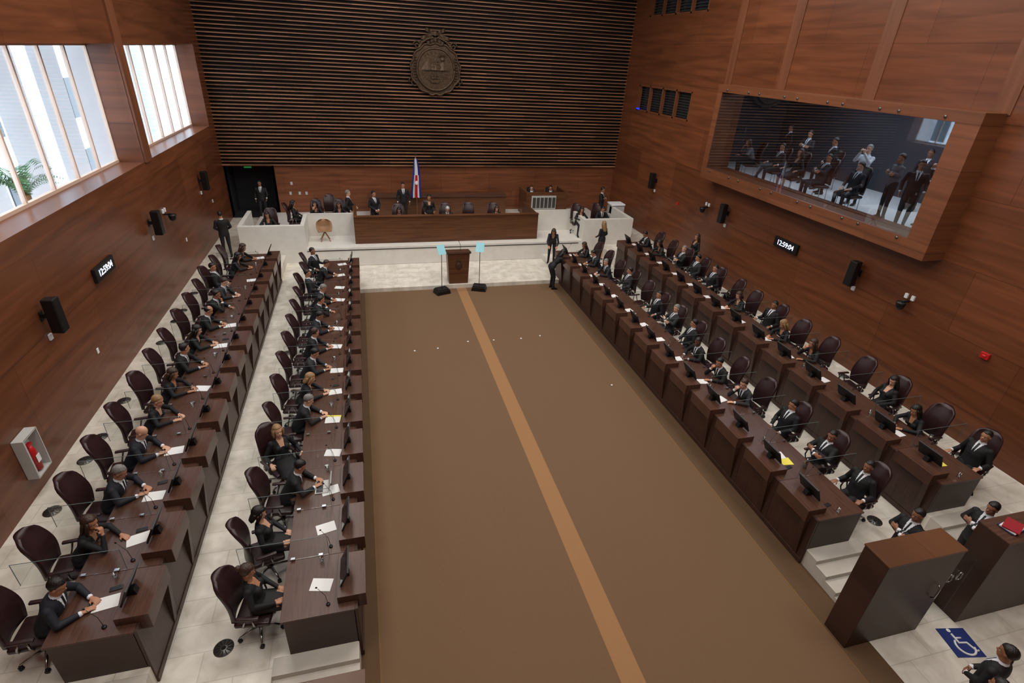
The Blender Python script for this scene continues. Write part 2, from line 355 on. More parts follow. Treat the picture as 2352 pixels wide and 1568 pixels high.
fl=thing('flag','blue white and red national flag draped from a pole','flag',T(2.25,25.2,.91))
b=B();n=22;hgt=1.75;rings=[]
for j in range(13):
    t=j/12; z=2.75-hgt*t; w=.07+.17*t**.7; rings.append([( -w+2*w*i/n+.02*math.sin(t*5), .06*math.sin(i*1.7+t*2)*(.3+t),z) for i in range(n+1)])
for j in range(12):
    for i in range(n):
        u=(i+.5)/n; mi=0 if (u<.2 or u>.8) else (1 if (u<.37 or u>.63) else 2)
        if j<5: mi=(0 if u<.25 else 1) if u<.75 else 0
        b.add([rings[j][i],rings[j][i+1],rings[j+1][i+1],rings[j+1][i]],[(0,1,2,3)],mi,True)
fo=ob('cloth',b.mesh('cloth',[m_fblue,m_fwhite,m_fred]),fl)
ob('emblem',B().ell((0,-.12,1.7),(.07,.01,.09)).mesh('fe',[m_fwhite]),fl)
ob('pole',B().tube([(0,.02,.05),(0,.02,2.85)],.015,8).mesh('fp',[m_oak]),fl)
ob('finial',B().ell((0,.02,2.92),(.02,.02,.08),nu=8,nv=6).mesh('ff',[m_bronze]),fl)
ob('base',B().tube([(0,.02,0),(0,.02,.06)],[.16,.12],16).mesh('fb',[m_metal]),fl)
# emblem
em=thing('coat_of_arms','large dark bronze relief coat of arms on the slatted wall','emblem',T(3.38,YB-.20,7.42))
def outline(fn,n=96): return [fn(2*pi*i/n) for i in range(n)]
def shp(th,w,h,orn):
    x=math.cos(th);z=math.sin(th); k=(abs(x)**2.6+abs(z)**2.6)**(-1/2.6)
    r=k*(1+orn*math.sin(13*th)); z2=z*r*h; x2=x*r*w
    if z2<0: x2*=1-.28*(-z2/h)**2.2
    else: x2*=1-.18*(z2/h)**1.5
    return (x2,z2)
def plate(w,h,orn,y0,y1,dz=0): return B().prism([(p[0],p[1]+dz) for p in outline(lambda t:shp(t,w,h,orn))],1,y0,y1)
ob('back_plate',plate(1.08,1.0,.035,-.06,.03,-.2).mesh('bp',[m_bronze],.02),em)
ob('shield',plate(.80,.80,.0,-.12,-.05,-.2).mesh('sh',[m_bronze],.015),em)
def ring(w,h,r,y,orn=0,dz=-.2):
    pts=[(*(p:=shp(2*pi*i/64,w,h,orn))[:1],y,p[1]+dz) for i in range(65)]; return B().tube(pts,r,8)
ob('rim',ring(.82,.82,.05,-.12).mesh('rim',[m_bronze]),em)
ob('outer_rim',ring(1.08,1.0,.045,-.07,.035).mesh('rim2',[m_bronze]),em)
b=B()
for (x,h,w) in ((-.35,.42,.3),(0,.5,.3),(.33,.4,.3)): b.add([(x-w,-.12,-.22),(x+w,-.12,-.22),(x,-.12,-.22+h),(x,-.24,-.22)],[(0,1,3),(0,3,2),(1,2,3),(0,2,1)])
ob('mountains',b.mesh('mt',[m_bronze]),em)
def ship(x,z,s):
    b=B();b.prism([(x-.2*s,z),(x+.2*s,z),(x+.14*s,z-.09*s),(x-.14*s,z-.09*s)],1,-.2,-.11)
    for d in (-.1,0,.1):
        b.box(x+d*s-.006,x+d*s+.006,-.17,-.15,z,z+.26*s); b.box(x+d*s-.045*s,x+d*s+.045*s,-.19,-.15,z+.05*s,z+.13*s);b.box(x+d*s-.035*s,x+d*s+.035*s,-.19,-.15,z+.15*s,z+.21*s)
    return b.mesh('ship',[m_bronze])
ob('ship',ship(.02,-.05,1.0),em);ob('ship',ship(-.05,-.62,1.1),em)
b=B()
for j in range(7):
    z=-.28-.07*j; w=.62-.03*j*j*.4; b.tube([(-w+2*w*i/14,-.125,z+.015*math.sin(i*1.9+j)) for i in range(15)],.012,6)
ob('sea_waves',b.mesh('sea',[m_bronze]),em)
b=B()
for i in range(13): a=pi*(.15+.7*i/12); b.tube([(.12*math.cos(a)*1.0+.3,-.13,.2+.12*math.sin(a)),(.26*math.cos(a)+.3,-.13,.2+.26*math.sin(a))],.01,5)
b.ell((.3,-.13,.2),(.09,.04,.09));ob('rising_sun',b.mesh('sun',[m_bronze]),em)
for i in range(7):
    a=pi*(.2+.6*i/6); ob('star',B().prism([((.05 if k%2==0 else .02)*math.cos(pi/2+k*pi/5)+.55*math.cos(a),(.05 if k%2==0 else .02)*math.sin(pi/2+k*pi/5)+.15+.32*math.sin(a)) for k in range(10)],1,-.15,-.11).mesh('star',[m_bronze]),em)
for sg in (-1,1):
    b=B()
    for i in range(9):
        for j in range(2): b.ell((sg*(.90+.06*j-.05*abs(i-4)/4),-.1,-.62+i*.11),(.03,.03,.04),nu=8,nv=6)
    ob('coffee_branch',b.mesh('cf',[m_bronze]),em)
    b=B();pts=[]
    for i in range(40): t=i/39*3.6*pi; r=.24*(1-t/(4*pi)); pts.append((sg*(.95)+sg*r*math.cos(t),-.06,-.72+r*math.sin(t)))
    b.tube(pts,.03,6)
    pts=[]
    for i in range(30): t=i/29*3*pi; r=.17*(1-t/(3.6*pi)); pts.append((sg*.78+sg*r*math.cos(t),-.06,.72+r*math.sin(t)))
    b.tube(pts,.03,6);ob('scroll',b.mesh('sc',[m_bronze]),em)
    b=B()
    for i in range(9):
        a=pi/2-sg*(.15+i*.13); c=(.72*math.cos(a)*1.05,-.08,.42+.62*math.sin(a)); b.ell(c,(.10,.03,.045),Matrix.Rotation(-(a-sg*.9),3,'Y'),8,6)
    ob('laurel_branch',b.mesh('lb',[m_bronze]),em)
b=B()
for k,(w,z,a) in enumerate(((.62,1.10,.10),(.42,1.24,-.08),(.38,.88,.07))):
    vs=[];nq=24
    for i in range(nq+1):
        u=-1+2*i/nq; zz=z+a*math.cos(u*pi)+.0; yy=-.10-.05*math.cos(u*2.5*pi)
        vs+=[(u*w,yy,zz-.07),(u*w,yy,zz+.07),(u*w,yy+.03,zz+.07),(u*w,yy+.03,zz-.07)]
    b.loft([vs[4*i:4*i+4] for i in range(nq+1)],0,False)
ob('ribbon',b.mesh('rb',[m_bronze],.008),em)
# ---------------------------------------------------------------- desks
def mk_desk():
    P=[]
    P.append(('desktop',B().box(-.508,.508,0,.98,.695,.73).mesh('desktop',[m_desktop],.004)))
    P.append(('side_panel',B().box(-.505,-.47,.04,.97,.0,.694).mesh('side',[m_deskv],.003)))
    P.append(('side_panel',B().box(.47,.505,.04,.97,.0,.694).mesh('side',[m_deskv],.003)))
    P.append(('front_panel',B().box(-.508,.508,.98,1.02,-Z1+.012,.73).box(-.508,.508,1.02,1.035,-Z1+.012,-Z1+.11).mesh('front',[m_deskv],.003)))
    P.append(('riser_box',B().box(-.38,.38,.75,1.14,.731,.86).box(-.38,.38,1.02,1.14,.60,.731).mesh('riser',[m_desktop],.004)))
    b=B()
    b.prism([(1.021,.60),(1.13,.60),(1.035,-.22),(1.021,-.22)],0,-.38,-.28)
    P.append(('support_fin',b.mesh('fin',[m_deskv],.002)))
    return P
DP=mk_desk()
mon=[('screen',B().box(-.24,.24,-.012,.012,-.0,.29,0).box(-.225,.225,-.0135,-.012,.015,.275,1).mesh('screen',[m_plast,m_scr],.0),T(0,.0,.03,rx=-.42)),
     ('stand',B().prism([(-.02,0),(.12,0),(.10,.10),(.05,.09)],0,-.05,.05).mesh('stand',[m_plast],.004))]
mic=B().tube([(0,0,0),(0,0,.02)],[.03,.026],12).tube([(0,0,.02),(0,-.02,.2),(0,-.1,.36)],.0035,6).ell((0,-.115,.385),(.009,.016,.016),nu=8,nv=6).mesh('mic',[m_plast])
pap=bx(-.105,.105,-.148,.148,0,.003,mats=[m_paper],name='paper'); papy=bx(-.105,.105,-.148,.148,0,.004,mats=[m_yellow],name='paper')
tum=B().loft([[(r*math.cos(2*pi*i/14),r*math.sin(2*pi*i/14),z) for i in range(14)] for r,z in ((.028,0),(.034,.09),(.031,.09),(.026,.01))]).mesh('tumbler',[GLASS('tumbler_glass',(.85,.88,.88),.15)])
pan=B().box(-.005,.005,-.62,.62,.745,1.14,0).box(-.004,.004,-.62,.62,1.138,1.143,1).box(-.004,.004,-.624,-.619,.745,1.143,1).box(-.004,.004,.619,.624,.745,1.143,1)
for y in (.1,.5): pan.box(-.02,.02,y-.03,y+.03,.731,.77,2)
pan=pan.mesh('partition',[m_glass,m_edge,m_chrome])
def backrest():
    b=B();nu=10;nv=12;F=[];K=[]
    for j in range(nv+1):
        t=j/nv; z=.50+.74*t; y=-.23-.13*t+.05*math.sin(t*pi*1.3-.4)
        w=.235+.03*math.sin(pi*min(1,t*1.15)); 
        if t>.8: w*=math.sqrt(max(.05,1-((t-.8)/.235)**2))
        for i in range(nu+1):
            u=-1+2*i/nu
            F.append((w*u,y+.05*u*u,z));K.append((w*u*.97,y-.07+.06*u*u,z))
    n=nu+1;o=len(F);fs=[]
    for j in range(nv):
        for i in range(nu):
            a=j*n+i; fs.append((a,a+1,a+n+1,a+n)); fs.append((o+a,o+a+n,o+a+n+1,o+a+1))
    for j in range(nv):
        a=j*n;fs.append((a,a+n,o+a+n,o+a));a=j*n+nu;fs.append((a,o+a,o+a+n,a+n))
    for i in range(nu):
        fs.append((i,o+i,o+i+1,i+1));a=nv*n+i;fs.append((a,a+1,o+a+1,o+a))
    b.add(F+K,fs,0,True);return b.mesh('backrest',[m_leather])
def mk_chair():
    seat=B().box(-.25,.25,-.24,.24,.40,.48).mesh('seat',[m_leather],.03,3,True)
    br=backrest()
    arms=[]
    for sg in (-1,1):
        pad=B().box(sg*.29-.03,sg*.29+.03,-.16,.14,.645,.68).mesh('armpad',[m_leather],.012,2,True)
        br_=B().tube([(sg*.26,-.1,.44),(sg*.3,-.08,.52),(sg*.29,-.04,.645)],.014,8).tube([(sg*.26,.06,.44),(sg*.3,.06,.52),(sg*.29,.05,.645)],.014,8).mesh('armbracket',[m_chrome])
        arms.append(('armrest',pad,None,[('bracket',br_)]))
    colm=B().tube([(0,0,.12),(0,0,.4)],[.03,.024],10).box(-.1,.1,-.1,.1,.375,.4).mesh('column',[m_chrome])
    st=B()
    for i in range(5):
        a=2*pi*i/5+.3; c,s=math.cos(a),math.sin(a); st.tube([(0,0,.13),(c*.15,s*.15,.115),(c*.30,s*.30,.085)],[.028,.022,.015],8)
    st.tube([(0,0,.08),(0,0,.15)],.04,10)
    ca=B().tube([(-.022,0,.03),(-.006,0,.03)],.03,10).tube([(.006,0,.03),(.022,0,.03)],.03,10).box(-.015,.015,-.015,.015,.03,.075).mesh('caster',[m_plast])
    cs=[('caster',ca,T(.30*math.cos(2*pi*i/5+.3),.30*math.sin(2*pi*i/5+.3),0,rz=i)) for i in range(5)]
    return [('seat',seat),('backrest',br)]+arms+[('column',colm),('star_base',st.mesh('star_base',[m_chrome]),None,cs)]
CP=mk_chair(); CPs=CP
ROWS={'L1':(-1.57,-pi/2,Z1),'L2':(-4.2,-pi/2,Z2),'R1':(mx(-1.57),pi/2,Z1),'R2':(mx(-4.2),pi/2,Z2)}
Y0,PI_=5.60,1.02
D=[('L1',0,'flap','bun','brown',1,0),('L1',1,'flap','bob','black',0,0),('L1',2,'desk','short','black',1,0),('L1',3,'frest','bob','blond',0,0,0,-1.0),
('L1',4,'desk','short','grey',0,0),('L1',5,'fdesk','bob','blond',0,0),('L1',6,'desk','short','black',1,2),('L1',7,'deskturn','short','brown',1,0),('L1',8,'desk','short','black',2,1),('L1',9,'chin','short','black',1,0),('L1',10,'desk','short','grey',1,0),('L1',11,'lap','short','black',1,2),('L1',12,'desk','short','brown',1,0),('L1',13,'rest','short','black',2,0,0,-.5),
('L2',0,'desk','short','black',1,1),('L2',1,'fchin','long','brown',1,0),('L2',2,'desk','short','grey',1,1),('L2',3,'desk','bald','black',0,1),('L2',4,'fdesk','short','blond',0,0),('L2',5,'fdesk','bob','brown',1,0),('L2',6,'deskturn','short','black',1,0),('L2',7,'fdesk','long','black',0,0),('L2',8,'desk','fringe','black',1,0),('L2',9,'chin','short','black',2,0),('L2',10,'desk','short','brown',0,2),('L2',11,'lap','short','black',1,0),('L2',12,'fdesk','long','black',1,0),('L2',13,'fdesk','long','brown',1,0),
('R1',0,'rest','short','black',2,0),('R1',1,'cross','short','black',2,0),('R1',2,'lap','short','black',1,0),('R1',3,'chin','short','brown',0,2),('R1',4,'chin','short','black',1,0),('R1',5,'deskturn','short','black',3,0),('R1',6,'lap','short','black',1,0),('R1',7,'cross','short','grey',0,2),('R1',8,'rest','short','black',1,0),('R1',10,'lap','short','black',1,0),('R1',11,'deskturn','short','grey',0,0),('R1',12,'desk','short','black',1,1),('R1',13,'fdesk','long','brown',1,0),
('R2',0,'rest','short','black',1,0),('R2',1,'fdesk','long','black',1,0),('R2',2,'flap','long','black',0,0),('R2',4,'fchin','long','brown',1,0),('R2',5,'fdesk','curly','blond',1,0),('R2',6,'rest','short','black',2,0),('R2',7,'fdesk','bob','brown',0,0),('R2',9,'rest','short','black',1,0),('R2',10,'lap','short','black',1,2),('R2',11,'cross','short','grey',0,0),('R2',12,'fdesk','long','black',1,0),('R2',13,'desk','short','black',2,0)]
OCC={(d[0],d[1]):d for d in D}
LEAN=('desk','deskturn','fdesk','chin','fchin')
rowlab={'L1':'in the front row by the carpet','L2':'in the raised row below the windows','R1':'in the front row by the carpet','R2':'in the raised row below the gallery'}
for rn,(xe,rz,tz) in ROWS.items():
    for k in range(14):
        y=Y0+PI_*k; Mx=T(xe,y,tz,rz)
        thing('delegate_desk','dark walnut delegate desk '+rowlab[rn],'desk',Mx,None,DP,'delegate desks')
        thing('computer_monitor','black tilted monitor on a walnut desk riser','monitor',Mx@T(0,.80,.862),None,mon,'desk monitors')
        thing('gooseneck_microphone','thin black gooseneck microphone on a delegate desk','microphone',Mx@T(.36,.62,.732),mic,group='desk microphones')
        if random.random()<.85:
            yy=(rn,k) in (('L1',4),('R1',2),('R2',0),('R2',2),('R1',1))
            for _ in range(2 if yy else 1):
                thing('paper_sheet','yellow folder sheet on a walnut desk' if yy and _==0 else 'white printed sheet of paper on a walnut desk','paper',Mx@T(random.uniform(-.1,.15)+_*.18,random.uniform(.5,.58),.732+.005*_,random.uniform(-.3,.3)),papy if yy and _==0 else pap,group='papers on the desks')
        if k%2==0: thing('water_tumbler','clear water tumbler on a delegate desk','glass',Mx@T(-.4,.5,.732),tum,group='water glasses')
        if k: thing('acrylic_partition','clear acrylic divider screen between delegate desks','partition',T(xe,y-PI_/2,tz,rz)@T(0,-.02,0),pan,group='acrylic desk dividers')
        cyaw={('L1',3):-.9,('L1',1):.25,('R2',0):.3}.get((rn,k),random.uniform(-.15,.15))
        cy=-.31 if (rn,k) in OCC and OCC[(rn,k)][2] in LEAN else -.40
        thing('office_chair',('burgundy leather high-back office chair '+rowlab[rn]) if (rn,k) in OCC else 'empty burgundy leather high-back office chair at a delegate desk','chair',Mx@T(random.uniform(-.03,.03),cy,0.0,cyaw),None,CP,'delegate chairs')
# ---------------------------------------------------------------- people
UPZ=Vector((0,0,1))
def hand(b,w,d,n,right,curl=.35,s=1.0):
    w=Vector(w);d=Vector(d).normalized();n=Vector(n);n=(n-d*n.dot(d)).normalized();sd=d.cross(n)*(1 if right else -1)
    r=[]
    for t,rx,ry in ((-.02,.024,.020),(.01,.028,.018),(.045,.040,.017),(.085,.042,.014),(.098,.036,.010)):
        c=w+d*t; r.append([tuple(c+sd*rx*math.cos(2*pi*i/12)+n*ry*math.sin(2*pi*i/12)) for i in range(12)])
    b.loft(r)
    for i,(o,l) in enumerate(((.032,.070),(.011,.078),(-.011,.072),(-.032,.056))):
        p=w+d*.088+sd*o; dd=(d+sd*o*2.2).normalized(); pts=[p-dd*.02,p]; a=0
        for q,f in enumerate((.45,.32,.26)):
            a+=curl*(.7,1.1,.8)[q]; v=dd*math.cos(a)+n*math.sin(a); p=p+v*l*f; pts.append(p)
        b.tube(pts,[.010,.010,.0095,.009,.007],8)
    p=w+d*.03+sd*.03; v1=(d*.6+sd*.8+n*.2).normalized(); v2=(d*.9+sd*.35+n*.35).normalized()
    b.tube([p-sd*.015,p+v1*.03,p+v1*.03+v2*.03,p+v1*.03+v2*.055],[.014,.0125,.011,.008],8)
def segd(P,a,b):
    a=np.array(a);b=np.array(b);ab=b-a;t=np.clip(((P-a)@ab)/(ab@ab),0,1);return np.linalg.norm(P-(a+t[:,None]*ab),axis=1)
def build_body(ps,fem=False,vox=.009,skirt=False):
    b=B(); k=.88 if fem else 1.04
    pel=Vector(ps['pel']);neck=Vector(ps['neck']);up=(neck-pel);Ls=up.length;up.normalize()
    rt=Vector((math.cos(ps.get('ty',0)),math.sin(ps.get('ty',0)),0));rt=(rt-up*rt.dot(up)).normalized();fw=up.cross(rt)
    def P(t,x=0,y=0): return pel+up*Ls*t+rt*x+fw*y
    R=[]
    prof=[(-.20,.09,.08,0),(-.16,.14,.105,0),(-.04,.175,.128,0),(.12,.172,.128,.0),(.34,.155 if not fem else .125,.118,.005),(.55,.172,.124,.01),(.74,.188,.124,.0),(.86,.19,.104,-.01),(.94,.140,.087,-.012),(.99,.08,.068,-.01),(1.06,.06,.06,0.0),(1.25,.054,.058,.012)]
    for t,rx,ry,yo in prof:
        kk=k if t>.2 else 1.0
        R.append([tuple(P(t,rx*kk*math.cos(2*pi*i/20),yo+ry*kk*math.sin(2*pi*i/20))) for i in range(20)])
    b.loft(R)
    if fem:
        for sg in (-1,1): b.ell(P(.66,sg*.075,.085),(.062,.055,.062),nu=12,nv=8)
    hy,hp=ps['head']; HM=Matrix.Rotation(hy,3,'Z')@Matrix.Rotation(-hp,3,'X')
    hc=neck+up*.10+Vector((0,0,.075))+HM@Vector((0,.02,.0))
    for c,r in (((0,-.01,.03),(.076,.095,.095)),((0,.02,-.045),(.058,.070,.075)),((0,.088,-.025),(.013,.022,.024)),((.077,-.005,-.008),(.011,.02,.03)),((-.077,-.005,-.008),(.011,.02,.03)),((0,.062,-.098),(.026,.024,.022)),((0,.07,.022),(.05,.016,.012))):
        b.ell(hc+HM@Vector(c),r,HM,14,10)
    b.cap(neck-up*.02,hc+HM@Vector((0,-.015,-.04)),.06*k,.056*k)
    zones=[]
    for side,sg in (('R',1),('L',-1)):
        el,wr,hd,hn,cu=ps['arm'+side]; sh=P(.86,sg*.178*k,-.005)
        el=Vector(el);wr=Vector(wr)
        b.ell(sh,(.068*k,.064,.068),nu=12,nv=8)
        b.cap(sh,el,.060*k,.048*k);b.cap(el,wr-(wr-el).normalized()*.01,.049*k,.034*k)
        hand(b,wr,hd,hn,sg==1,cu); zones.append((np.array(wr),np.array(Vector(hd).normalized()),np.array(el)))
    legs=[]
    for side,sg in (('R',1),('L',-1)):
        kn,an,toe=[Vector(q) for q in ps['leg'+side]]; toe.normalize(); hp_=P(-.06,sg*.09,0)
        if hp_.z>.75: hp_=P(-.05,sg*.09,0)
        b.cap(hp_,kn,.092,.062);b.ell(kn,(.062,.062,.062),nu=12,nv=8)
        b.cap(kn,an,.058 if not skirt else .052,.043 if not skirt else .034)
        sd=toe.cross(UPZ).normalized(); r=[]
        for t,w,h in ((-.07,.022,.03),(-.05,.036,.055),(0,.038,.062),(.06,.042,.045),(.12,.045,.032),(.17,.036,.022),(.19,.016,.012)):
            c=an+toe*t; c.z=an.z-.085+h
            r.append([tuple(c+sd*w*math.cos(2*pi*i/12)+UPZ*h*math.sin(2*pi*i/12)) for i in range(12)])
        b.loft(r); legs.append((np.array(hp_),np.array(kn),np.array(an),np.array(toe)))
    if skirt:
        k1,k2=Vector(legs[0][1]),Vector(legs[1][1]); mid=(k1+k2)/2; pp=P(0)
        d=(mid-pp).normalized(); a1=(k1-k2); wdt=a1.length/2+.075
        r=[]
        ax=rt; ay=d.cross(ax).normalized()
        for t,w,h in ((-.1,.17,.12),(.1,.19,.125),(.5,(.19+wdt)/2,.105),(1.0,wdt,.085),(1.08,wdt*.9,.07)):
            c=pp+(mid-pp)*t; r.append([tuple(c+ax*w*math.cos(2*pi*i/20)+ay*h*math.sin(2*pi*i/20)) for i in range(20)])
        b.loft(r)
    me=b.mesh('tmp',[]); o=bpy.data.objects.new('tmp',me);COL.objects.link(o)
    md=o.modifiers.new('r','REMESH');md.mode='VOXEL';md.voxel_size=vox
    sm=o.modifiers.new('s','SMOOTH');sm.factor=.5;sm.iterations=2
    dg=bpy.context.evaluated_depsgraph_get();dg.update()
    nm=bpy.data.meshes.new_from_object(o.evaluated_get(dg));bpy.data.objects.remove(o)
    nm.materials.clear()
    for m in (skin[1],suit[0],m_shirt,suit[0],m_shoe,m_tie): nm.materials.append(m)
    nf=len(nm.polygons); C=np.zeros(nf*3);nm.polygons.foreach_get('center',C);C=C.reshape(-1,3);NN=np.zeros(nf*3);nm.polygons.foreach_get('normal',NN);NN=NN.reshape(-1,3)
    lab=np.ones(nf,int); nk=np.array(neck);u=np.array(up);f_=np.array(fw);r_=np.array(rt);h=np.array(hc)
    dl=np.minimum(*[np.minimum(segd(C,l[0],l[1])-.02,segd(C,l[1],l[2])) for l in legs]); dt=segd(C,np.array(P(.1)),nk)
    lab[(dl<dt-.03)]=3
    rel=C-nk; az=rel@u;axx=rel@r_;ay=rel@f_
    V=(NN@f_>.05)&(ay>.0)&(az<.05)&(az>-.30)&(np.abs(axx)<.062*(1+az/.30))&(lab==1)
    if not fem:
        lab[V]=2; lab[V&(np.abs(axx)<.019)&(az<.0)]=5
        lab[(az>.012)&(az<.05)&(dt<.12)&(np.abs(axx)<.09)&(dl>.2)]=2
    else: lab[V&(az>-.13)]=0
    lab[(az>.045)&((np.linalg.norm(C-h,axis=1)<.17)|(segd(C,nk,h)<.085))]=0
    if skirt or fem:
        for l in legs:
            if skirt: lab[(segd(C,l[1],l[2])<.07)&((C-l[1])@((l[2]-l[1])/np.linalg.norm(l[2]-l[1]))>.04)]=0
    for l in legs:
        lab[(segd(C,l[2]+np.array([0,0,-.05]),l[2]+l[3]*.18+np.array([0,0,-.06]))<.062)&(C[:,2]<l[2][2]+(.0 if not skirt else -.03))]=4
    for w,d,e in zones:
        ds=segd(C,w,w+d*.17); al=(C-w)@d
        ok=(ds<.062)&(dl>.052)
        lab[ok&(al>0)]=0
        if not fem: lab[(segd(C,w-d*.02,w)<.045)&(al<=.004)&(al>-.03)&(dl>.06)]=2
    nm.polygons.foreach_set('material_index',lab.astype(np.int32)); nm.polygons.foreach_set('use_smooth',[True]*nf); nm.update()
    H4=HM.to_4x4();H4.translation=hc
    return nm,H4
def hair(style):
    b=B()
    def fn(p):
        zm=.047 if p.y>.06 else (-.04+p.y*1.45 if p.y>0 else (-.04+p.y*.65))
        if style=='fringe':
            if p.z>.04: return p*.86
        n=.004*math.sin(p.x*190)*math.sin(p.y*170+p.z*150)
        if style=='curly': n*=3
        if p.z<zm: return p*.84
        return p*(1+n/.1)
    e=1.0 if style in('short','fringe') else 1.07
    b.ell((0,-.018,.033),(.083*e,.103*e,.100*e),None,32,24,0,fn)
    if style in ('long','bob','curly'):
        L={'long':.34,'bob':.17,'curly':.26}[style]; r=[]
        for t in (0,.2,.45,.7,.9,1):
            w=.085+.02*math.sin(t*pi)+(.02 if style=='curly' else 0); c=(0,-.055-.03*t,.03-L*t)
            w*= (1 if t<.95 else .6)
            r.append([(w*math.cos(2*pi*i/20)*(1+.04*math.sin(i*3+t*9)),c[1]+(.055-.012*t)*math.sin(2*pi*i/20),c[2]) for i in range(20)])
        b.loft(r)
        for sg in (-1,1): b.tube([(sg*.07,.02,.06),(sg*.088,.015,0),(sg*.085,0,-L*.5),(sg*.08,-.02,-L*.85)],[.02,.024,.026,.012],10)
    if style=='bun': b.ell((0,-.13,.06),(.045,.04,.045),None,14,10)
    if style=='pony': b.tube([(0,-.1,.05),(0,-.15,0),(0,-.14,-.12),(0,-.12,-.25)],[.025,.035,.03,.01],10)
    return b.mesh('hair',[hairm['black']])
HAIR={s:hair(s) for s in ('short','fringe','long','bob','curly','bun','pony')}
b=B()
for sg in (-1,1): b.ell((sg*.031,.060,-.002),(.014,.014,.009),None,12,8,0);b.ell((sg*.031,.070,-.002),(.006,.006,.006),None,8,6,1)
EYES=b.mesh('eyes',[m_eye,m_iris])
b=B()
for sg in (-1,1): b.tube([(sg*.014,.083,.017),(sg*.032,.079,.022),(sg*.048,.066,.018)],[.003,.004,.002],6)
BROW=b.mesh('eyebrows',[m_brow]); LIPS=B().ell((0,.083,-.068),(.023,.009,.005),None,12,6).ell((0,.082,-.076),(.019,.009,.005),None,12,6).mesh('lips',[m_lip])
dn=(0,0,-1)
seatlegs=dict(legR=((.13,.43,.52),(.14,.40,.09),(.1,1,0)),legL=((-.13,.43,.52),(-.14,.42,.09),(-.1,1,0)))
lap=dict(armR=((.26,-.02,.80),(.13,.24,.665),(-.35,.9,-.05),dn,.35),armL=((-.26,-.02,.80),(-.13,.24,.665),(.35,.9,-.05),dn,.35))
deskarms=dict(armR=((.29,.27,.81),(.12,.46,.775),(-.55,.8,0),dn,.35),armL=((-.29,.27,.81),(-.10,.48,.775),(.55,.8,0),dn,.35))
def sit(neck,head,arms,legs=seatlegs,**k): d=dict(pel=(0,-.02,.575),neck=neck,head=head);d.update(arms);d.update(legs);d.update(k);return d
crossleg=dict(legR=((.08,.44,.60),(-.02,.66,.32),(.0,1,-.3)),legL=((-.1,.43,.52),(-.1,.42,.09),(0,1,0)))
chin=dict(armR=((.2,.38,.80),(.085,.37,1.00),(-.35,-.1,.8),(-.3,-1,.2),.9),armL=deskarms['armL'])
crossd=dict(armR=((.26,.07,.84),(-.03,.21,.86),(-1,.0,.1),(0,-1,-.2),.3),armL=((-.26,.07,.86),(.06,.19,.91),(1,0,.05),(0,-1,-.3),.3))
restarm=dict(armR=((.29,-.08,.755),(.29,.16,.73),(0,1,-.1),dn,.5),armL=((-.29,-.08,.755),(-.29,.16,.73),(0,1,-.1),dn,.5))
stl=dict(legR=((.10,.02,.50),(.11,0,.09),(.2,1,0)),legL=((-.10,.02,.50),(-.11,0,.09),(-.2,1,0)))
def stand(head,arms,legs=stl,pel=(0,0,.94),neck=(0,-.01,1.46),**k): d=dict(pel=pel,neck=neck,head=head);d.update(arms);d.update(legs);d.update(k);return d
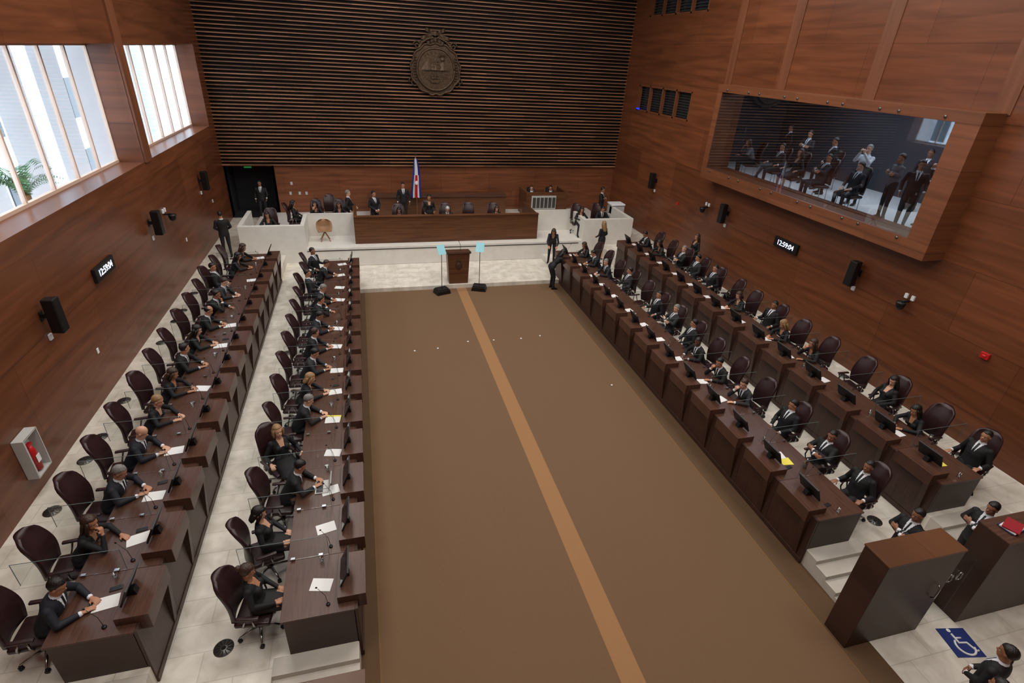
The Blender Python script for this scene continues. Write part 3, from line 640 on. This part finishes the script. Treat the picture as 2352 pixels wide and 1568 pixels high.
POSES={
'desk':(sit((0,.21,1.04),(0,.5),deskarms),False,False,.0085),
'deskturn':(sit((0,.17,1.06),(.6,.15),deskarms),False,False,.0085),
'lap':(sit((0,-.08,1.09),(-.3,.15),lap,ty=0),False,False,.0085),
'chin':(sit((0,.19,1.04),(.15,.25),chin),False,False,.0085),
'cross':(sit((0,-.09,1.09),(.4,.1),crossd),False,False,.0085),
'rest':(sit((0,-.08,1.09),(.1,.05),restarm,crossleg),False,False,.0085),
'fdesk':(sit((0,.18,1.02),(0,.4),deskarms),True,False,.0085),
'flap':(sit((0,-.07,1.06),(.2,.35),lap,crossleg),True,True,.0085),
'fchin':(sit((0,.18,1.02),(-.3,.2),chin),True,False,.0085),
'frest':(sit((0,-.07,1.06),(.0,-.05),restarm),True,True,.0085),
'stand':(stand((0,.1),dict(armR=((.26,-.03,1.16),(.27,.05,.91),(0,.1,-1),(-1,0,0),.3),armL=((-.26,-.03,1.16),(-.27,.05,.91),(0,.1,-1),(1,0,0),.3))),False,False,.011),
'clasp':(stand((.1,.1),dict(armR=((.26,.0,1.16),(.07,.20,.98),(-.8,.2,-.4),(0,-1,0),.4),armL=((-.26,0,1.16),(-.07,.18,.97),(.8,.2,-.4),(0,-1,0),.4))),False,False,.011),
'scross':(stand((0,.15),dict(armR=((.26,.06,1.2),(-.03,.2,1.22),(-1,0,.1),(0,-1,-.2),.3),armL=((-.26,.06,1.22),(.06,.18,1.27),(1,0,.05),(0,-1,-.3),.3))),False,False,.010),
'photo':(stand((0,.0),dict(armR=((.24,.14,1.28),(.07,.24,1.52),(-.3,.2,.8),(-.5,-.8,0),.8),armL=((-.24,.14,1.28),(-.07,.24,1.52),(.3,.2,.8),(.5,-.8,0),.8))),False,False,.011),
'walk':(stand((0,.1),dict(armR=((.26,-.10,1.17),(.25,.05,.95),(0,.4,-1),(-1,0,0),.4),armL=((-.26,.06,1.17),(-.24,.24,1.02),(0,.6,-.6),(1,0,0),.4)),dict(legR=((.10,.16,.52),(.10,.20,.09),(0,1,0)),legL=((-.10,.02,.50),(-.10,-.26,.12),(0,1,-.1)))),False,False,.011),
'bend':(stand((0,.6),dict(armR=((.22,.40,1.02),(.16,.58,.90),(-.1,1,-.4),dn,.3),armL=((-.22,.40,1.02),(-.16,.58,.90),(.1,1,-.4),dn,.3)),pel=(0,-.08,.92),neck=(0,.27,1.30)),True,False,.011),
'fstand':(stand((0,.15),dict(armR=((.24,-.02,1.12),(.20,.14,.95),(-.3,.8,-.3),(-1,0,0),.4),armL=((-.24,-.02,1.12),(-.22,.16,1.0),(.3,.9,0),(1,0,0),.4)),pel=(0,0,.92),neck=(0,-.01,1.40)),True,True,.011),
}
MESH={k:build_body(v[0],v[1],v[3],v[2]) for k,v in POSES.items()}
hairdesc={'short':'short','fringe':'receding','long':'long','bob':'shoulder-length','curly':'curly','bun':'tied-up','pony':'ponytailed','bald':'bald'}
posedesc={'desk':'leaning forearms on the desk','deskturn':'at the desk with head turned','lap':'sitting back with hands in lap','chin':'resting chin on one hand','cross':'sitting with arms folded','rest':'leaning back with crossed legs','fdesk':'seated with forearms on the desk','flap':'seated with crossed legs and hands in lap','fchin':'seated with a hand at the chin','frest':'seated upright with arms on the armrests','stand':'standing upright','clasp':'standing with clasped hands','scross':'standing with folded arms','photo':'standing and holding a camera','walk':'walking','bend':'bending over a desk','fstand':'standing with hands in front'}
sname=['black suit','navy suit','charcoal suit','white shirt','grey jumper']
def person(pose,x,y,z,rz,hs='short',hcol='black',sk=1,st=0,group=None,sc=1.0,place=''):
    me,H=MESH[pose]; fem=POSES[pose][1]
    cl=('black dress' if fem else sname[st])
    lab='person in a %s, %s, %s %s'%(cl,posedesc[pose],(hcol+' '+hairdesc[hs]+' hair') if hs!='bald' else 'bald head',place)
    lab=' '.join(lab.split()[:12]).rstrip(', ')
    M4=T(x,y,z,rz)@Matrix.Diagonal((sc,sc,sc,1))
    top=suit[st]
    o=thing('person',lab,'person',M4,me,group=group,mats={0:skin[sk],1:top,3:suit[0] if st>2 else suit[st],2:m_shirt if st<3 else top,5:m_tie if st<3 else top})
    if hs!='bald': ob('hair',HAIR[hs],o,H,{0:hairm[hcol]})
    ob('eyes',EYES,o,H);ob('eyebrows',BROW,o,H);ob('lips',LIPS,o,H)
    return o
def seated(rn,k,pose,hs='short',hc='black',sk=1,st=0,drz=0):
    xe,rz,tz=ROWS[rn]; Mx=T(xe,Y0+PI_*k,tz,rz)@T(random.uniform(-.08,.08),-.165 if pose in LEAN else -.34,0); p=Mx.translation
    return person(pose,p.x,p.y,p.z-.012,rz+drz+random.uniform(-.12,.12),hs,hc,sk,st,'seated delegates')
for d in D: seated(*d[:7],drz=d[8] if len(d)>8 else 0)
F=-pi
for a in [('fdesk',1.25,22.6,.91,F,'bob','black',1),('fstand',2.55,22.85,.91,F,'bun','black',1),('desk',3.26,22.6,.91,F,'short','white',0),('fdesk',5.4,22.6,.91,F,'bob','brown',0),
 ('stand',1.62,24.9,.91,F,'short','black',1),('clasp',.29,23.3,.91,F+.6,'short','black',1),('walk',-.75,23.5,.91,-pi/2,'short','grey',0),
 ('flap',-2.9,23.5,.91,-pi/2,'long','black',1),('fchin',-2.1,23.7,.91,F,'bob','black',1),('fdesk',-1.15,23.6,.91,F,'long','brown',1),
 ('walk',-4.6,26.35,.70,F,'short','black',2),('clasp',-5.2,21.2,.70,.3,'short','black',1),('fdesk',-3.75,22.2,.91,F,'long','black',1),
 ('scross',10.9,23.8,.91,F+.9,'short','black',2),('fdesk',9.2,22.25,.91,F,'long','black',1),('desk',10.2,22.25,.91,F,'short','black',1),
 ('lap',8.0,25.8,.91,F,'short','brown',0),('lap',9.0,25.8,.91,F,'short','black',1),
 ('fstand',9.55,20.3,Z1,.4,'long','blond',0),('bend',6.75,18.3,0,-pi/2+.1,'curly','black',1),('bend',7.3,20.2,Z1,F-.3,'long','brown',1),('fstand',12.0,17.2,Z2,pi/2,'long','brown',1)]:
    person(*a)
for (x,y,rz) in ((1.25,22.8,F),(2.55,23.3,F),(3.26,22.85,F),(4.3,22.9,F),(5.4,22.8,F),(-2.9,23.5,-pi/2),(-2.1,23.75,F),(-1.6,24.6,F),(-1.15,23.7,F),(-3.75,22.4,F),(9.2,22.4,F),(10.2,22.4,F),(8.0,25.8,F),(9.0,25.8,F)):
    thing('office_chair','dark leather high-back chair on the dais','chair',T(x,y,.91,rz)@T(0,-.05,0),None,CPs,'dais chairs')
person('scross',8.45,4.45,0.0,pi/2,'short','black',2)
person('scross',9.9,4.3,.0,pi/2,'short','black',2)
person('clasp',7.45,2.3,.0,0.2,'short','black',2);person('stand',6.9,2.0,0,.2,'short','black',2)
gz=4.45
GF=B().tube([(-.2,.2,0),(-.2,.2,.42),(-.2,-.2,.42),(-.2,-.24,0)],.012,6).tube([(.2,.2,0),(.2,.2,.42),(.2,-.2,.42),(.2,-.24,0)],.012,6).mesh('fr',[m_chrome])
for a in [('photo',14.2,19.6,1.9,0,'short','black',1,1),('chin',13.6,17.3,1.2,0,'long','brown',1,4),('rest',13.6,16.0,1.5,0,'short','black',1,2),('stand',15.8,18.3,1.2,0,'short','black',2,0),('scross',15.1,16.5,1.8,0,'short','black',1,2),
 ('frest',13.5,15.0,1.6,0,'long','brown',1,0),('cross',13.6,13.95,1.3,0,'short','black',1,1),('clasp',14.5,14.7,1.1,0,'short','black',1,0),('lap',13.5,12.6,1.7,0,'short','black',0,2),('photo',14.4,13.3,1.7,0,'short','grey',0,3),
 ('scross',13.9,11.75,1.3,0,'short','brown',1,4),('walk',13.5,10.8,2.3,0,'short','black',1,0),('photo',14.4,10.9,1.1,0,'short','black',1,0),('lap',15.3,15.5,1.5,0,'short','black',1,0),('stand',15.9,12.6,1.9,0,'short','black',2,2)]:
    seatd=a[0] in('lap','rest','chin','frest','cross')
    person(a[0],a[1],a[2],gz,a[3],a[5],a[6],a[7],a[8],'press gallery visitors')
    if seatd: thing('gallery_chair','dark chair in the press gallery','chair',T(a[1],a[2],gz,a[3]),None,[CPs[0],CPs[1],('frame',GF)],'gallery chairs')
tr=thing('camera_tripod','black camera tripod with a video camera','tripod',T(13.6,19.2,gz))
for i in range(3): a=i*2*pi/3; ob('leg',B().tube([(0,0,1.3),(.4*math.cos(a),.4*math.sin(a),0)],.015,6).mesh('tl',[m_plast]),tr)
ob('camera',B().box(-.07,.07,-.18,.12,1.32,1.5).tube([(0,.12,1.41),(0,.28,1.41)],.045,12).mesh('tc',[m_plast],.01),tr,T(rz=pi/2))
# ---------------------------------------------------------------- wall devices
def txt(s,size,m,ext=.003):
    cu=bpy.data.curves.new('t','FONT');cu.body=s;cu.size=size;cu.extrude=ext;cu.align_x='CENTER';cu.align_y='CENTER'
    o=bpy.data.objects.new('t',cu);COL.objects.link(o);dg=bpy.context.evaluated_depsgraph_get();dg.update()
    me=bpy.data.meshes.new_from_object(o.evaluated_get(dg));bpy.data.objects.remove(o);me.materials.clear();me.materials.append(m);return me
DIG=txt('12:59:04',.22,m_led)
for (x,y,z,rz) in ((XL,13.55,3.17,pi/2),(XR,13.48,3.15,-pi/2)):
    c=thing('digital_clock','black digital wall clock showing 12:59:04 in white digits','clock',T(x,y,z,rz))
    ob('case',B().box(-.52,.52,-.08,-.005,-.16,.16).mesh('cc',[m_plast],.01),c);ob('digits',DIG,c,T(0,-.085,0,rx=pi/2))
def speaker(x,y,z,s):
    c=thing('wall_speaker','black column loudspeaker on a wall bracket','speaker',T(x,y,z,0 if s>0 else pi))
    ob('cabinet',B().prism([(-.11,-.09),(.11,-.12),(.11,.12),(-.11,.09)],2,-.34,.34).mesh('sc',[m_plast],.02),c,T(.22,0,0))
    ob('bracket',B().box(.004,.12,-.03,.03,-.04,.04).box(.004,.02,-.06,.06,-.09,.09).mesh('sb',[m_plast]),c)
    ob('junction_box',B().box(.004,.04,-.05,.05,-.5,-.38).mesh('jb',[m_white],.005),c)
for y,z in ((10.81,3.27),(16.93,3.27),(22.57,3.25),(8.0,2.7) ): speaker(XL,y,z,1)
for y,z in ((22.14,3.31),(16.69,3.29),(10.70,3.29)): speaker(XR,y,z,-1)
def domecam(x,y,z,s):
    c=thing('dome_camera','black dome camera on a wall bracket with white boxes','camera',T(x,y,z,0 if s>0 else pi))
    ob('dome',B().ell((.22,0,-.03),(.10,.10,.11)).tube([(.22,0,.0),(.22,0,.06)],.11,16).mesh('dm',[m_plast]),c)
    ob('bracket',B().box(.004,.22,-.025,.025,.05,.09).mesh('db',[m_plast]),c)
    ob('junction_box',B().box(.004,.05,-.13,-.05,.12,.24).box(.004,.05,.05,.13,.12,.24).mesh('dj',[m_white],.005),c)
domecam(XL,18.25,3.09,1);domecam(XR,17.96,3.12,-1);domecam(XR,9.13,3.09,-1)
fb=thing('fire_extinguisher_cabinet','wall cabinet with a red fire extinguisher behind glass','fire cabinet',T(XL,8.98,1.5))
ob('case',B().box(.004,.18,-.22,-.19,-.40,.40).box(.004,.18,.19,.22,-.40,.40).box(.004,.18,-.19,.19,.37,.40).box(.004,.18,-.19,.19,-.40,-.37).box(.004,.015,-.19,.19,-.37,.37).mesh('fc',[m_grey],.004),fb)
ob('extinguisher',B().tube([(.09,0,-.33),(.09,0,.05),(.09,0,.12),(.09,0,.16)],[.07,.07,.05,.025],14).box(.06,.12,-.06,.06,.16,.2).mesh('fe',[m_red]),fb,None)
ob('label_plate',B().box(.158,.162,-.05,.05,-.18,-.03).mesh('fl',[m_paper]),fb)
thing('fire_alarm','red fire alarm strobe on the wood wall','alarm',T(XR,7.06,2.79),B().box(-.06,-.004,-.09,.09,-.07,.07).ell((-.06,0,0),(.03,.05,.03)).mesh('fa',[m_red],.01))
thing('fire_alarm','small red alarm button on the wood wall','alarm',T(XR,20.07,2.81),B().box(-.04,-.004,-.06,.06,-.06,.06).mesh('fa',[m_red],.01))
thing('exit_sign','green exit sign above the dark doorway','sign',T(-5.0,YB-.2,3.0),B().box(-.15,.15,-.02,.02,-.03,.03).mesh('ex',[m_green]))
thing('blue_led_sign','small glowing blue display in the control-room window','display',T(XR-.05,25.3-.4,6.05),B().box(-.02,.02,-.12,.12,-.03,.03).mesh('bl',[m_ledblue]))
sw=B().box(.004,.02,-.04,.04,-.06,.06).mesh('sw',[m_white],.004)
for (y,z) in ((12.2,1.75),(23.9,2.17),(19.7,1.9)): thing('wall_switch','small white switch plate on the wood wall','switch',T(XL,y,z),sw)
so=B().box(-.05,.05,-.02,-.004,-.07,.07).mesh('so',[m_grey],.004)
for x,z in ((-3.3,1.95),(-3.0,1.5),(-2.7,1.5),(-3.4,1.5)): thing('wall_switch','small grey switch plate on the end wall','switch',T(x,YB,z+.3),so)
vent=B().tube([(0,0,.001),(0,0,.008)],.135,24)
for i in range(12): a=2*pi*i/12; vent.box(.05,.12,-.006,.006,.008,.011,1,Matrix.Rotation(a,4,'Z'))
vent.tube([(0,0,.008),(0,0,.012)],.03,12,1);vent=vent.mesh('vent',[m_metal,m_black])
for f in (lambda x:x,mx):
    for i in range(14):
        thing('floor_vent','round metal air vent set in the marble floor','vent',T(f(-5.62),6.4+i*1.02+(.2 if i%2 else -.1),Z2),vent,group='round floor vents')
    for y in (4.6,5.4,8.9,10.6,12.3,14,15.8): thing('floor_vent','round metal air vent set in the marble floor','vent',T(f(-2.45),y,Z1),vent,group='round floor vents')
dot=B().tube([(0,0,.0),(0,0,.02)],[.03,.026],12).mesh('dot',[m_white])
for (x,y) in ((1.05,14.15),(1.75,14.2),(2.73,14.48),(3.55,14.45),(4.44,14.42),(5.1,14.5),(6.23,11.34)): thing('floor_marker','small white disc marker on the brown carpet','marker',T(x,y,.005),dot,group='carpet markers')
for f,lab,xa,ya,yb in ((mx,'tall walnut partition block beside the entrance gate',-.10,3.55,3.97),(lambda x:x,'tall walnut partition block beside the steps',-.42,3.3,3.72)):
    xs=sorted((f(xa),f(-1.55)))
    p=thing('entrance_partition',lab,'partition',Matrix())
    ob('body',B().box(xs[0],xs[1],ya,yb,0,1.86).mesh('ep',[m_deskv],.006),p)
    ob('top_cap',B().box(xs[0]-.01,xs[1]+.01,ya-.01,yb+.01,1.86,1.89).mesh('ec',[m_ros],.004),p)
    ob('handle',B().tube([(xs[1]-.2,ya-.02,.9),(xs[1]-.2,ya-.07,.95),(xs[1]-.2,ya-.07,1.15),(xs[1]-.2,ya-.02,1.2)],.012,8).mesh('eh',[m_chrome]),p)
p=thing('entrance_partition','walnut partition block with stacked folders on top','partition',Matrix())
ob('body',B().box(9.0,11.5,3.5,3.96,0,1.86).mesh('ep',[m_deskv],.006),p);ob('top_cap',B().box(8.99,11.51,3.49,3.97,1.86,1.89).mesh('ec',[m_desktop],.004),p)
g=thing('glass_gate','clear glass gate with round chrome handles','gate',Matrix())
ob('panel',B().box(8.25,8.98,3.7,3.715,.0,1.3).mesh('gp',[m_glass]),g)
for x in (8.55,8.75): ob('handle',B().tube([(x+.05*math.cos(i*pi/8),3.68,1.0+.09*math.sin(i*pi/8)) for i in range(17)],.01,6).mesh('gh',[m_chrome]),g)
fo_=[M('folder_red',(150,30,40),.6),M('folder_white',(220,220,220),.6),M('folder_navy',(30,40,80),.6)]
for i in range(3): thing('folder','closed document folder stacked on a walnut ledge','folder',T(9.35,3.73,1.892+.022*i,.2*i),bx(-.16,.16,-.11,.11,0,.02,mats=[fo_[2-i]]),group='folders on the partition')
s=thing('accessibility_sign','blue floor sign with a white wheelchair symbol','sign',T(8.75,3.2,.0,-.2))
ob('panel',bx(-.24,.24,-.24,.24,0,.01,mats=[m_blue],name='panel'),s)
b=B();b.tube([(.02+.14*math.cos(t),-.07+.14*math.sin(t),.014) for t in [pi*.75+i*pi*1.2/14 for i in range(15)]],.017,6);b.ell((-.05,.2,.014),(.035,.035,.008),None,12,6)
b.tube([(-.05,.14,.014),(-.04,-.01,.014),(.09,-.01,.014),(.15,-.15,.014),(.19,-.14,.014)],.018,6);b.tube([(-.045,.07,.014),(.06,.07,.014)],.014,6)
ob('wheelchair_symbol',b.mesh('wh',[m_paper]),s)
pr=thing('office_printer','pale grey office printer on a stand','printer',T(11.6,23.6,.70))
ob('body',B().box(-.35,.35,-.3,.3,0,.75).box(-.33,.33,-.28,.28,.78,1.15).mesh('pb',[m_grey],.02),pr);ob('scanner_lid',B().box(-.35,.35,-.3,.3,1.18,1.26).mesh('pl',[m_white],.02),pr);ob('paper_tray',B().box(-.6,-.34,-.2,.2,.55,.6).mesh('pt',[m_plast],.005),pr)
ph=B().box(-.037,.037,-.075,.075,0,.009).mesh('phone',[m_plast],.003)
for rn,k in (('L2',0),('L2',1),('L2',2),('L1',5),('R1',0),('R1',1),('L2',7)):
    xe,rz,tz=ROWS[rn];thing('smartphone','black smartphone on a delegate desk','phone',T(xe,Y0+PI_*k,tz,rz)@T(-.22,.56,.733,.2),ph)
xe,rz,tz=ROWS['L1'];lp=thing('laptop','open silver laptop on a walnut desk','laptop',T(xe,Y0+2*PI_,tz,rz)@T(.02,.42,.732,pi))
ob('keyboard_base',B().box(-.16,.16,-.11,.11,0,.015).box(-.14,.14,-.02,.09,.015,.017,1).mesh('kb',[m_grey,m_plast]),lp);ob('lid',B().box(-.16,.16,-.005,.005,0,.21).mesh('lid',[m_grey]),lp,T(0,-.11,.01,rx=.3))
xe,rz,tz=ROWS['R2']
thing('handbag','black handbag on an empty chair','bag',T(xe,Y0+8*PI_,tz,rz)@T(0,-.38,.485),B().prism([(-.18,0),(.18,0),(.14,.24),(-.14,.24)],1,-.08,.08).tube([(.1*math.cos(t),0,.23+.13*math.sin(t)) for t in [i*pi/10 for i in range(11)]],.01,6).mesh('bag',[m_plast],.02))
xe,rz,tz=ROWS['R1']
thing('water_bottle','steel water bottle on a walnut desk','bottle',T(xe,Y0+1*PI_,tz,rz)@T(-.3,.25,.732),B().tube([(0,0,0),(0,0,.17),(0,0,.2),(0,0,.24)],[.035,.035,.02,.02],14).mesh('bt',[m_chrome]))
# ---------------------------------------------------------------- lights
W=bpy.data.worlds.new('w');S.world=W;W.use_nodes=True;bg=W.node_tree.nodes['Background'];bg.inputs[0].default_value=(.76,.88,1,1);bg.inputs[1].default_value=6.5
def area(x,y,z,sx,sy,p,c=(1,.96,.91),rot=(0,0,0)):
    l=bpy.data.lights.new('l','AREA');l.shape='RECTANGLE';l.size=sx;l.size_y=sy;l.energy=p;l.color=c
    o=bpy.data.objects.new('overhead_area_light',l);o.location=(x,y,z);o.rotation_euler=rot;COL.objects.link(o)
for x in (-2.5,3.3,9.2):
    for y in (3,10,17): area(x,y,11.8,2.5,4,262)
area(3.3,21.5,11.6,10,1.2,290)
area(14.9,13.5,7.5,2,7,150,(.85,.92,1))  # extra area light added inside the press gallery to brighten it
S.view_settings.view_transform='Standard'
# ---------------------------------------------------------------- camera
yaw,pit,rol=.27995,-.49357,-.05801
fw=Vector((math.sin(yaw)*math.cos(pit),math.cos(yaw)*math.cos(pit),math.sin(pit)));r0=Vector((math.cos(yaw),-math.sin(yaw),0));d0=fw.cross(r0)
r=r0*math.cos(rol)+d0*math.sin(rol);dnv=-r0*math.sin(rol)+d0*math.cos(rol)
cd=bpy.data.cameras.new('camera');cd.sensor_width=36;cd.lens=36*1224.6/2352;cd.clip_start=.05;cd.clip_end=200
if ZOOM: u,v,s=ZOOM; cd.lens*=s; cd.shift_x=s*(u-1176)/2352; cd.shift_y=-s*(v-784)/2352
cam=bpy.data.objects.new('camera',cd);COL.objects.link(cam)
Mc=Matrix((r,-dnv,-fw)).transposed().to_4x4();Mc.translation=(0,0,8);cam.matrix_world=Mc;S.camera=cam
print('objects',len(bpy.data.objects))
